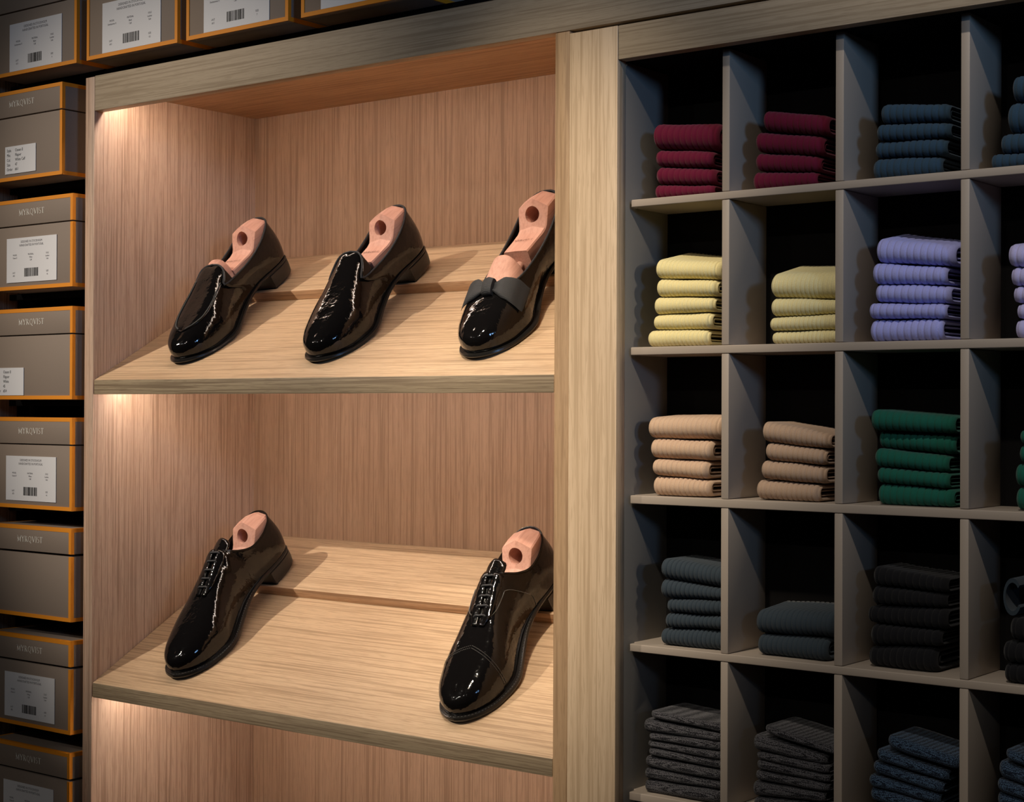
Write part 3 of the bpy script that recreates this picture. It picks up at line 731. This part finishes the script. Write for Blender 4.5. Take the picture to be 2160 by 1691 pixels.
class Surf:
    def __init__(s, grids):
        A = []; Nn = []
        for side in (-1, 1):
            G = grids[side][0]; A.append(G[:, 6:].reshape(-1, 3)); Nn.append(grid_normals(G, side)[:, 6:].reshape(-1, 3))
        s.P = np.concatenate(A); s.g = grids
    def z(s, x, y):
        d = (s.P[:, 0] - x) ** 2 + (s.P[:, 1] - y) ** 2; k = np.argsort(d)[:6]; w = 1 / (d[k] + .3); return float((s.P[k, 2] * w).sum() / w.sum())
    def pt(s, side, y, v, off=.5):
        G, TL, jj = s.g[side]; i = int(np.argmin(np.abs(G[:, 0, 1] - y))); n_ = G.shape[1]
        f = v * (n_ - 1); k = min(int(f), n_ - 2); a = f - k
        p = G[i, k] * (1 - a) + G[i, k + 1] * a
        return p + grid_normals(G, side)[i, k] * off

def make_shoe(kind, label):
    root = empty('dress_shoe', (0, 0, 0), label, 'shoe', 'black patent shoes on the sloped shelves')
    tkind = {'wholecut': 'oxford', 'captoe': 'oxford'}.get(kind, kind)
    g = build_last(tkind); S_ = Surf(g)
    link('upper', upper_mesh(g), patent_m, root, world=False)
    up = root.children[0]; md = up.modifiers.new('thickness', 'SOLIDIFY'); md.thickness = .0016; md.offset = -1
    sole_t = 7.0 if kind in ('wholecut', 'captoe') else 5.0
    link('outsole', sole_mesh(zbot, lambda y: zbot(y) + sole_t, 0.0, 290, grow=3.2 if kind in ('wholecut', 'captoe') else 1.6), sole_m, root, world=False)
    hl = sole_mesh(lambda y: np.zeros_like(np.asarray(y, float)), lambda y: zbot(y) + .3, 0.0, 68, grow=.2, taper=1.6, n=40, belly=.2)
    link('heel', hl, heel_m, root, world=False)
    # topline binding
    T = np.concatenate([g[1][1], g[-1][1][::-1][1:-1]])
    for q in range(len(T)):
        pass
    ring = [g[1][0][g[1][2] + i, -1] for i in range(len(g[1][1]))] + [g[-1][0][g[-1][2] + i, -1] for i in range(len(g[-1][1]))][::-1][1:-1]
    add_tubes('topline_binding', [np.array(ring)], 1.5 if kind in ('apron', 'plain', 'pump') else 1.1, grosgrain if kind in ('apron', 'plain', 'pump') else patent_m, root, closed=True)
    v, f = None, None
    # heel tab at the back seam
    tab = [(0, 5.2, 94), (0, 4.2, 90), (0, 2.6, 84)]
    if kind == 'apron':
        ln = []
        for side in (-1, 1):
            pts = [(24.5, 167), (26.5, 182), (28.5, 200), (28.5, 218), (25, 236), (17.5, 250), (8, 257.5), (0, 259)]
            q = spline(pts, 60); ln.append([(x * side - 2, y, S_.z(x * side - 2, y) + .7) for x, y in q])
        add_tubes('apron_seam', [ln[0] + ln[1][::-1][1:]], 1.25, patent_m, root)
        beads = []
        for side in (-1, 1):
            q = spline([(23.0, 166), (25, 182), (27, 200), (27, 218), (23.6, 235), (16.4, 248.5), (8, 255.5)], 58)
            for x, y in q:
                z = S_.z(x * side - 2, y) + 1.1; beads.append([(x * side - 2.9, y - .6, z), (x * side - 1.3, y + .6, z + .1)])
        add_tubes('apron_stitching', beads, .7, stitch_m, root, n=5)
    if kind == 'pump':
        bow = bpy.data.objects.new('bow', None)
        def loop(side):
            VS, FS = [], []; nu, nv_ = 15, 18
            for a in range(nu):
                u = a / (nu - 1); x = side * (4 + 41 * u)
                hy = np.interp(u, [0, .15, .4, .8, 1], [4.5, 7.5, 14.5, 18, 17.5]); tz = np.interp(u, [0, .12, .4, .75, 1], [3.0, 4.5, 9.5, 6.5, 1.8])
                yc = 209 - 3 * u + side * 2 * u
                zc = S_.z(x * .92 - 3, yc + 5) + 5.0 + (0 if u < .6 else -(u - .6) * 3)
                for b in range(nv_):
                    q = 2 * math.pi * b / nv_
                    yy = yc + hy * math.copysign(abs(math.cos(q)) ** .6, math.cos(q)); dy = yy - yc
                    crease = 1.5 * math.sin(3.1 * q) * (1 - u)
                    VS.append(((x - 3) * MM, yy * MM, (zc - dy * .40 + (tz / 2 + crease) * math.sin(q)) * MM))
            for a in range(nu - 1):
                for b in range(nv_): FS.append((a * nv_ + b, a * nv_ + (b + 1) % nv_, (a + 1) * nv_ + (b + 1) % nv_, (a + 1) * nv_ + b))
            FS.append(tuple(range(nv_))); FS.append(tuple((nu - 1) * nv_ + b for b in range(nv_))[::-1])
            me = mesh_from(VS, FS, 'bow'); bm = bmesh.new(); bm.from_mesh(me); bmesh.ops.recalc_face_normals(bm, faces=bm.faces[:]); bm.to_mesh(me); bm.free()
            sharpen(me, 50); return me
        bo = link('bow_loop', loop(-1), ribbon_m, root, world=False); b2 = link('bow_loop', loop(1), ribbon_m, root, world=False)
        VS, FS = [], []; nu, nv_ = 11, 20
        zk = S_.z(-3, 210) + 6.2
        for a in range(nu):
            u = a / (nu - 1) * 2 - 1; x = -3 + 7.5 * u
            for b in range(nv_):
                q = 2 * math.pi * b / nv_; rr = 1 + .10 * (1 - abs(u)) + .04 * math.sin(4 * q)
                dy = 10.5 * rr * math.copysign(abs(math.cos(q)) ** .7, math.cos(q))
                VS.append((x * MM, (209 + dy) * MM, (zk - dy * .42 + 6.8 * rr * math.sin(q) - 1.4 * u * u) * MM))
        for a in range(nu - 1):
            for b in range(nv_): FS.append((a * nv_ + b, a * nv_ + (b + 1) % nv_, (a + 1) * nv_ + (b + 1) % nv_, (a + 1) * nv_ + b))
        FS.append(tuple(range(nv_))); FS.append(tuple((nu - 1) * nv_ + b for b in range(nv_))[::-1])
        me = mesh_from(VS, FS, 'knot'); bm = bmesh.new(); bm.from_mesh(me); bmesh.ops.recalc_face_normals(bm, faces=bm.faces[:]); bm.to_mesh(me); bm.free(); sharpen(me, 60)
        link('bow_knot', me, ribbon_m, root, world=False)
        bpy.data.objects.remove(bow)
    if tkind == 'oxford':
        for side in (-1, 1):                       # eyelet facings
            VS, FS = [], []; nx_, ny_ = 8, 26
            for a in range(ny_):
                y = 113.5 + (182 - 113.5) * a / (ny_ - 1); xi = np.interp(y, [113, 150, 182], [4.5, 3.4, 1.6])
                xo = np.interp(y, [113, 130, 165, 182], [15.5, 16, 15, 9])
                for b in range(nx_):
                    x = side * (xi + (xo - xi) * b / (nx_ - 1)) - 3.2 * (y - 100) / 170
                    yy = max(y, 115.0); VS.append((x * MM, y * MM, (S_.z(x, yy) + 1.5 - .9 * (b / (nx_ - 1)) ** 3) * MM))
            for a in range(ny_ - 1):
                for b in range(nx_ - 1):
                    q = (a * nx_ + b, a * nx_ + b + 1, (a + 1) * nx_ + b + 1, (a + 1) * nx_ + b); FS.append(q if side < 0 else q[::-1])
            me = mesh_from(VS, FS, 'facing'); sharpen(me, 70)
            fo = link('facing', me, patent_m, root, world=False); md = fo.modifiers.new('thickness', 'SOLIDIFY'); md.thickness = .0016; md.offset = -1
        for y in (120, 132.5, 145, 157.5, 170):
            xc = -3.2 * (y - 100) / 170; pts = []
            for u in np.linspace(-1, 1, 15):
                x = xc + 9.6 * u; pts.append((x, y + .9 * u, S_.z(x, y) + 3.3 - 2.6 * abs(u) ** 5 + 1.0 * (1 - u * u)))
            me_v, me_f = tube_data(np.array(pts) * MM, .0016, 8); me = mesh_from(me_v, me_f, 'lace'); sharpen(me, 60); link('lace', me, lace_m, root, world=False)
        VS, FS = [], []; nx_, ny_ = 13, 10
        for a in range(ny_):
            y = 119 - 24 * a / (ny_ - 1)
            for b in range(nx_):
                u = b / (nx_ - 1) * 2 - 1; wd = np.interp(a, [0, 6, 8, 9], [14, 14.5, 13.5, 11])
                z = 104 + (119 - y) * .42 - 7.5 * u * u - .02 * (119 - y) ** 1.2
                VS.append(((u * wd - .4) * MM, y * MM, z * MM))
        for a in range(ny_ - 1):
            for b in range(nx_ - 1): FS.append((a * nx_ + b, a * nx_ + b + 1, (a + 1) * nx_ + b + 1, (a + 1) * nx_ + b))
        me = mesh_from(VS, FS, 'tongue'); bm = bmesh.new(); bm.from_mesh(me); bmesh.ops.recalc_face_normals(bm, faces=bm.faces[:]); bm.to_mesh(me); bm.free(); sharpen(me, 70)
        to = link('tongue', me, patent_m, root, world=False); md = to.modifiers.new('thickness', 'SOLIDIFY'); md.thickness = .0022; md.offset = 0
        # welt stitching round the forefoot
        dash = []
        for side in (-1, 1):
            q = outline(side, 150, -1.2)
            for i in range(0, 92):
                if i % 2 == 0: dash.append([(*q[i], zbot(q[i][1]) + sole_t + .1), (*q[i + 1], zbot(q[i + 1][1]) + sole_t + .1)])
        add_tubes('welt_stitching', dash, .45, stitch_m, root, n=5)
    if kind == 'captoe':
        ic = int(np.argmin(np.abs(g[1][0][:, 0, 1] - 229) + 1000 * (np.arange(96) > 60)))
        link('toe_cap', upper_mesh(g, 0, ic, off=.9), patent_m, root, world=False)
        lines = []
        for k_ in (ic + 0, ic + 1):
            for side in (-1, 1):
                G, _, _ = g[side]; n_ = grid_normals(G, side); L_ = [G[k_, j] + n_[k_, j] * .7 for j in range(2, 20)]
                for j in range(len(L_) - 1):
                    for s_ in range(2): lines.append([L_[j] * (1 - s_ * .5) + L_[j + 1] * s_ * .5, L_[j] * (.72 - s_ * .5) + L_[j + 1] * (.28 + s_ * .5)])
        add_tubes('toe_cap_stitching', lines, .42, stitch_m, root, n=5)
        seam = []
        for side in (-1, 1):
            ctl = [(182, .86), (172, .74), (158, .66), (140, .60), (120, .55), (104, .46), (94, .34), (90, .18), (90, .05)]
            q = spline(ctl, 90); pl = [S_.pt(side, a, b, .5) for a, b in q]; sm = np.array(pl)
            for _ in range(3): sm[1:-1] = (sm[:-2] + sm[1:-1] * 2 + sm[2:]) / 4
            seam.append(sm)
        add_tubes('quarter_seam', seam, .55, stitch_m, root, n=6)
        dots = []
        q = spline([(134, .97), (138, .85), (146, .76), (158, .70)], 40); sm = np.array([S_.pt(-1, a, b, .4) for a, b in q])
        for _ in range(4): sm[1:-1] = (sm[:-2] + sm[1:-1] * 2 + sm[2:]) / 4
        for i in range(0, 38, 2): dots.append([sm[i], sm[i + 1]])
        add_tubes('facing_stitching', dots, .4, stitch_m, root, n=5)
    return root, g, S_

# cedar shoe tree, in shoe space
def heel_block_mesh():
    SEC = [(8, 10, 89, 93), (12, 17, 94, 99), (20, 22, 96, 104), (34, 24, 96.5, 107), (50, 24, 96, 108.5), (58, 23.4, 86.5, 97.5), (65, 22.4, 77.5, 85.5), (71, 21.4, 72.8, 77.5), (80, 20.4, 70.8, 72), (96, 19.6, 70, 70.6), (112, 19.4, 69.6, 70.2), (124, 19, 69.2, 69.8)]
    VS, FS = [], []
    for y, w, zs, zr in SEC:
        rx = -3.0 if 10 < y < 72 else 0
        zb_ = 31 if y < 60 else 34
        ring = [(-w * .78, zb_), (w * .78, zb_), (w, zb_ + 14), (w, zs - 2), (w * .93, zs), (w * .45 + rx * .5, zs + (zr - zs) * .55), (rx, zr), (-w * .45 + rx * .5, zs + (zr - zs) * .55), (-w * .93, zs), (-w, zs - 2), (-w, zb_ + 14)]
        VS += [(x * MM, y * MM, z * MM) for x, z in ring]
    n = 11
    for i in range(len(SEC) - 1):
        for j in range(n): FS.append((i * n + j, i * n + (j + 1) % n, (i + 1) * n + (j + 1) % n, (i + 1) * n + j))
    FS.append(tuple(range(n))[::-1]); FS.append(tuple((len(SEC) - 1) * n + j for j in range(n)))
    me = mesh_from(VS, FS, 'heel_block'); bm = bmesh.new(); bm.from_mesh(me); bmesh.ops.recalc_face_normals(bm, faces=bm.faces[:]); bm.to_mesh(me); bm.free()
    # bore the finger hole
    o = bpy.data.objects.new('tmp', me); C.objects.link(o)
    bm = bmesh.new(); nrm = Vector((0, .82, .57)).normalized(); q = nrm.to_track_quat('Z', 'Y').to_matrix().to_4x4()
    bmesh.ops.create_cone(bm, cap_ends=True, segments=40, radius1=.0112, radius2=.0112, depth=.06, matrix=Matrix.Translation((-.0015, .0610, .0905)) @ q)
    mc = bpy.data.meshes.new('cut'); bm.to_mesh(mc); bm.free(); oc = bpy.data.objects.new('cut', mc); C.objects.link(oc)
    md = o.modifiers.new('hole', 'BOOLEAN'); md.operation = 'DIFFERENCE'; md.object = oc; md.solver = 'EXACT'
    dg = bpy.context.evaluated_depsgraph_get(); dg.update()
    res = bpy.data.meshes.new_from_object(o.evaluated_get(dg)); res.name = 'heel_block'
    bpy.data.objects.remove(o); bpy.data.objects.remove(oc); bpy.data.meshes.remove(mc)
    sharpen(res, 17); return res
def forepart_mesh(yrear, zcap=None):
    """front half of the tree: a slice of the last, rounded where it faces the heel"""
    VS, FS = [], []; n = 26; ys = np.concatenate([yrear + np.array([0, 1.2, 3.5, 7, 12]), np.linspace(yrear + 18, 250, 22)])
    Pm, Pl = spline(MED, 300), spline(LAT, 300)
    for y in ys:
        xm = np.interp(y, Pm[::-1, 1], Pm[::-1, 0]) + 9.5; xl = np.interp(y, Pl[::-1, 1], Pl[::-1, 0]) - 9.5
        e = min(1.0, (y - yrear + .4) / 6.0); e = math.sqrt(1 - (1 - e) ** 2)
        zr = zridge(y) - (7.5 if y > 140 else 1); z0 = float(zbot(y)) + 9.0
        if zcap: zr = min(zr, np.interp(y, *zcap))
        cx = (xm + xl) / 2 - 1; hw = (xl - xm) / 2 * (.74 + .26 * e); zr = z0 + (zr - z0) * (.93 + .07 * e)
        for j in range(n):
            q = math.pi * j / (n - 1); c_, s_ = math.cos(q), math.sin(q)
            VS.append(((cx + hw * math.copysign(abs(c_) ** .8, c_)) * MM, y * MM, (z0 + (zr - z0) * abs(s_) ** .72) * MM))
    m_ = len(ys)
    for i in range(m_ - 1):
        for j in range(n - 1): FS.append((i * n + j, i * n + j + 1, (i + 1) * n + j + 1, (i + 1) * n + j))
        FS.append((i * n + n - 1, i * n, (i + 1) * n, (i + 1) * n + n - 1))
    FS.append(tuple(range(n))); FS.append(tuple((m_ - 1) * n + j for j in range(n))[::-1])
    me = mesh_from(VS, FS, 'forepart'); bm = bmesh.new(); bm.from_mesh(me); bmesh.ops.recalc_face_normals(bm, faces=bm.faces[:]); bm.to_mesh(me); bm.free()
    sharpen(me, 40); return me
HB = heel_block_mesh()
cyl_v, cyl_f = tube_data(np.array([(0, .110, .050), (0, .150, .046), (0, .19, .042)]), .0055, 16)
def make_tree(mat4, label, yrear, zcap=None):
    t = empty('shoe_tree', (0, 0, 0), label, 'shoe tree', 'cedar shoe trees in the shoes')
    hb = link('heel_block', HB, cedar, t, world=False)
    wordmark('MYRQVIST', (0, .0965, .0712), (-1, 0, 0), (0, -1, 0), .0042, burnt, 'brand_print', hb, world=False)
    link('forepart', forepart_mesh(yrear, zcap), cedar, t, world=False)
    me = mesh_from(cyl_v, cyl_f, 'spring_tube'); sharpen(me, 50); link('spring_tube', me, cedar, t, world=False)
    t.matrix_world = mat4
    return t

def place(zt, X, s_toe, phi, scl=1.0):
    """shoe space -> world, toe tip at slope distance s_toe down on the lower board, heel on the raised board"""
    ey = Vector((0, -cs, -sn)); ez = Vector((0, -sn, cs)); ex = ey.cross(ez)
    base = Matrix((ex, ey, ez)).transposed().to_4x4()
    # lift of the heel: rotate about x so that the heel stands HS above the lower board
    ys = np.linspace(150, 290, 60); best = None
    for al in np.linspace(0, .15, 301):
        lo = (zbot(ys) * math.cos(al) - (ys - 290) * math.sin(al)).min(); he = (290 - 66) * math.sin(al) - lo
        if best is None or abs(he - HS * 1000 / scl) < best[0]: best = (abs(he - HS * 1000 / scl), al, lo)
    al, lo = best[1], best[2]
    rot = Matrix.Rotation(-al, 4, 'X')
    M_ = Matrix.Translation((X, s_toe * cs, zt + s_toe * sn)) @ base @ Matrix.Scale(scl, 4) @ Matrix.Rotation(phi, 4, 'Z') @ Matrix.Translation((0, 0, -lo * MM + .0003)) @ rot @ Matrix.Translation((.004, -.290, 0))
    # toe tip keeps its slope position after the small tilt
    return M_
Z1, Z2 = kz(1.4363), kz(1.0325)
specs = [
    ('apron', Z1, kx(-1.6595), .0465, 4.7, 1.06, 'black patent loafer with a stitched apron seam on the upper sloped shelf', 120, ([118, 130, 138, 146, 156, 290], [89, 93, 88, 79, 74, 60]),
     'cedar shoe tree inside the apron loafer at the left of the upper shelf'),
    ('plain', Z1, kx(-1.4085), .0410, 2.6, 1.06, 'plain-fronted black patent slip-on, middle shoe of the upper shelf', 150, ([140, 165, 290], [60, 62, 60]),
     'cedar shoe tree inside the plain slip-on in the middle of the upper shelf'),
    ('pump', Z1, kx(-1.1630), .0430, 4.0, 1.06, 'black patent pump with a grosgrain bow beside the oak post, upper shelf', 146, None,
     'cedar shoe tree with its front block showing, inside the pump with the bow'),
    ('wholecut', Z2, kx(-1.6575), .0380, 3.0, 1.075, 'laced black patent oxford without a toe cap, left on the lower shelf', 160, ([140, 165, 290], [60, 62, 60]),
     'cedar shoe tree inside the laced oxford at the left of the lower shelf'),
    ('captoe', Z2, kx(-1.1850), .0380, 3.8, 1.075, 'laced black patent oxford with a stitched toe cap, right on the lower shelf', 160, ([140, 165, 290], [60, 62, 60]),
     'cedar shoe tree inside the cap-toe oxford at the right of the lower shelf'),
]
for kind, zt, X, s_, phi, scl, lab, yr, zc_, tl in specs:
    root, g, S_ = make_shoe(kind, lab)
    M_ = place(zt, X, s_, math.radians(phi), scl)
    root.matrix_world = M_
    make_tree(M_, tl, yr, zc_)

# ------------------------------------------------------------------ light
def aim(o, src, dst):
    d = Vector(dst) - Vector(src); o.location = src; o.rotation_euler = d.to_track_quat('-Z', 'Y').to_euler()
def spot(name, src, dst, power, ang, blend, col, rad=.03):
    l = bpy.data.lights.new(name, 'SPOT'); l.energy = power; l.spot_size = math.radians(ang); l.spot_blend = blend; l.color = col; l.shadow_soft_size = rad
    o = bpy.data.objects.new(name, l); C.objects.link(o); aim(o, src, dst); return o
spot('ceiling_spot', (XL1 - .545 * 3.6, -3.6, 4.23), (-1.80, .1, 1.36), 880, 15.5, 1.0, (1, .88, .74), .035)
tB = Vector((-1.27, 0, 1.50)); spot('ceiling_spot', tB + Vector((.10, -1, 1.08)) * 1.5, tB, 200, 22, 1.0, (1, .86, .68))
for tx in (-2.3, -.95, .4): spot('fill_spot', (tx, -3.4, 3.15), (tx + .1, 0, 1.4), 26, 60, .9, (1, .92, .82), .03)  # added unseen fill for header, shelf fronts and boxes, plus toe glints
tC = Vector((-.45, 0, 1.72)); spot('ceiling_spot', tC + Vector((.10, -1, 1.0)) * 1.5, tC, 70, 40, 1.0, (1, .90, .78))
spot('window_light', (2.6, -1.9, 2.35), (-1.6, .1, 2.02), 112, 28, 1.0, (.28, .55, 1.0), .25)
wd = bpy.data.worlds.new('world'); bpy.context.scene.world = wd; wd.use_nodes = True
wd.node_tree.nodes['Background'].inputs['Color'].default_value = (.75, .82, 1.0, 1); wd.node_tree.nodes['Background'].inputs['Strength'].default_value = .006

sc = bpy.context.scene
sc.view_settings.view_transform = 'Standard'; sc.view_settings.look = 'None'; sc.view_settings.gamma = 1; sc.view_settings.use_curve_mapping = False
sc.view_settings.exposure = 0.0
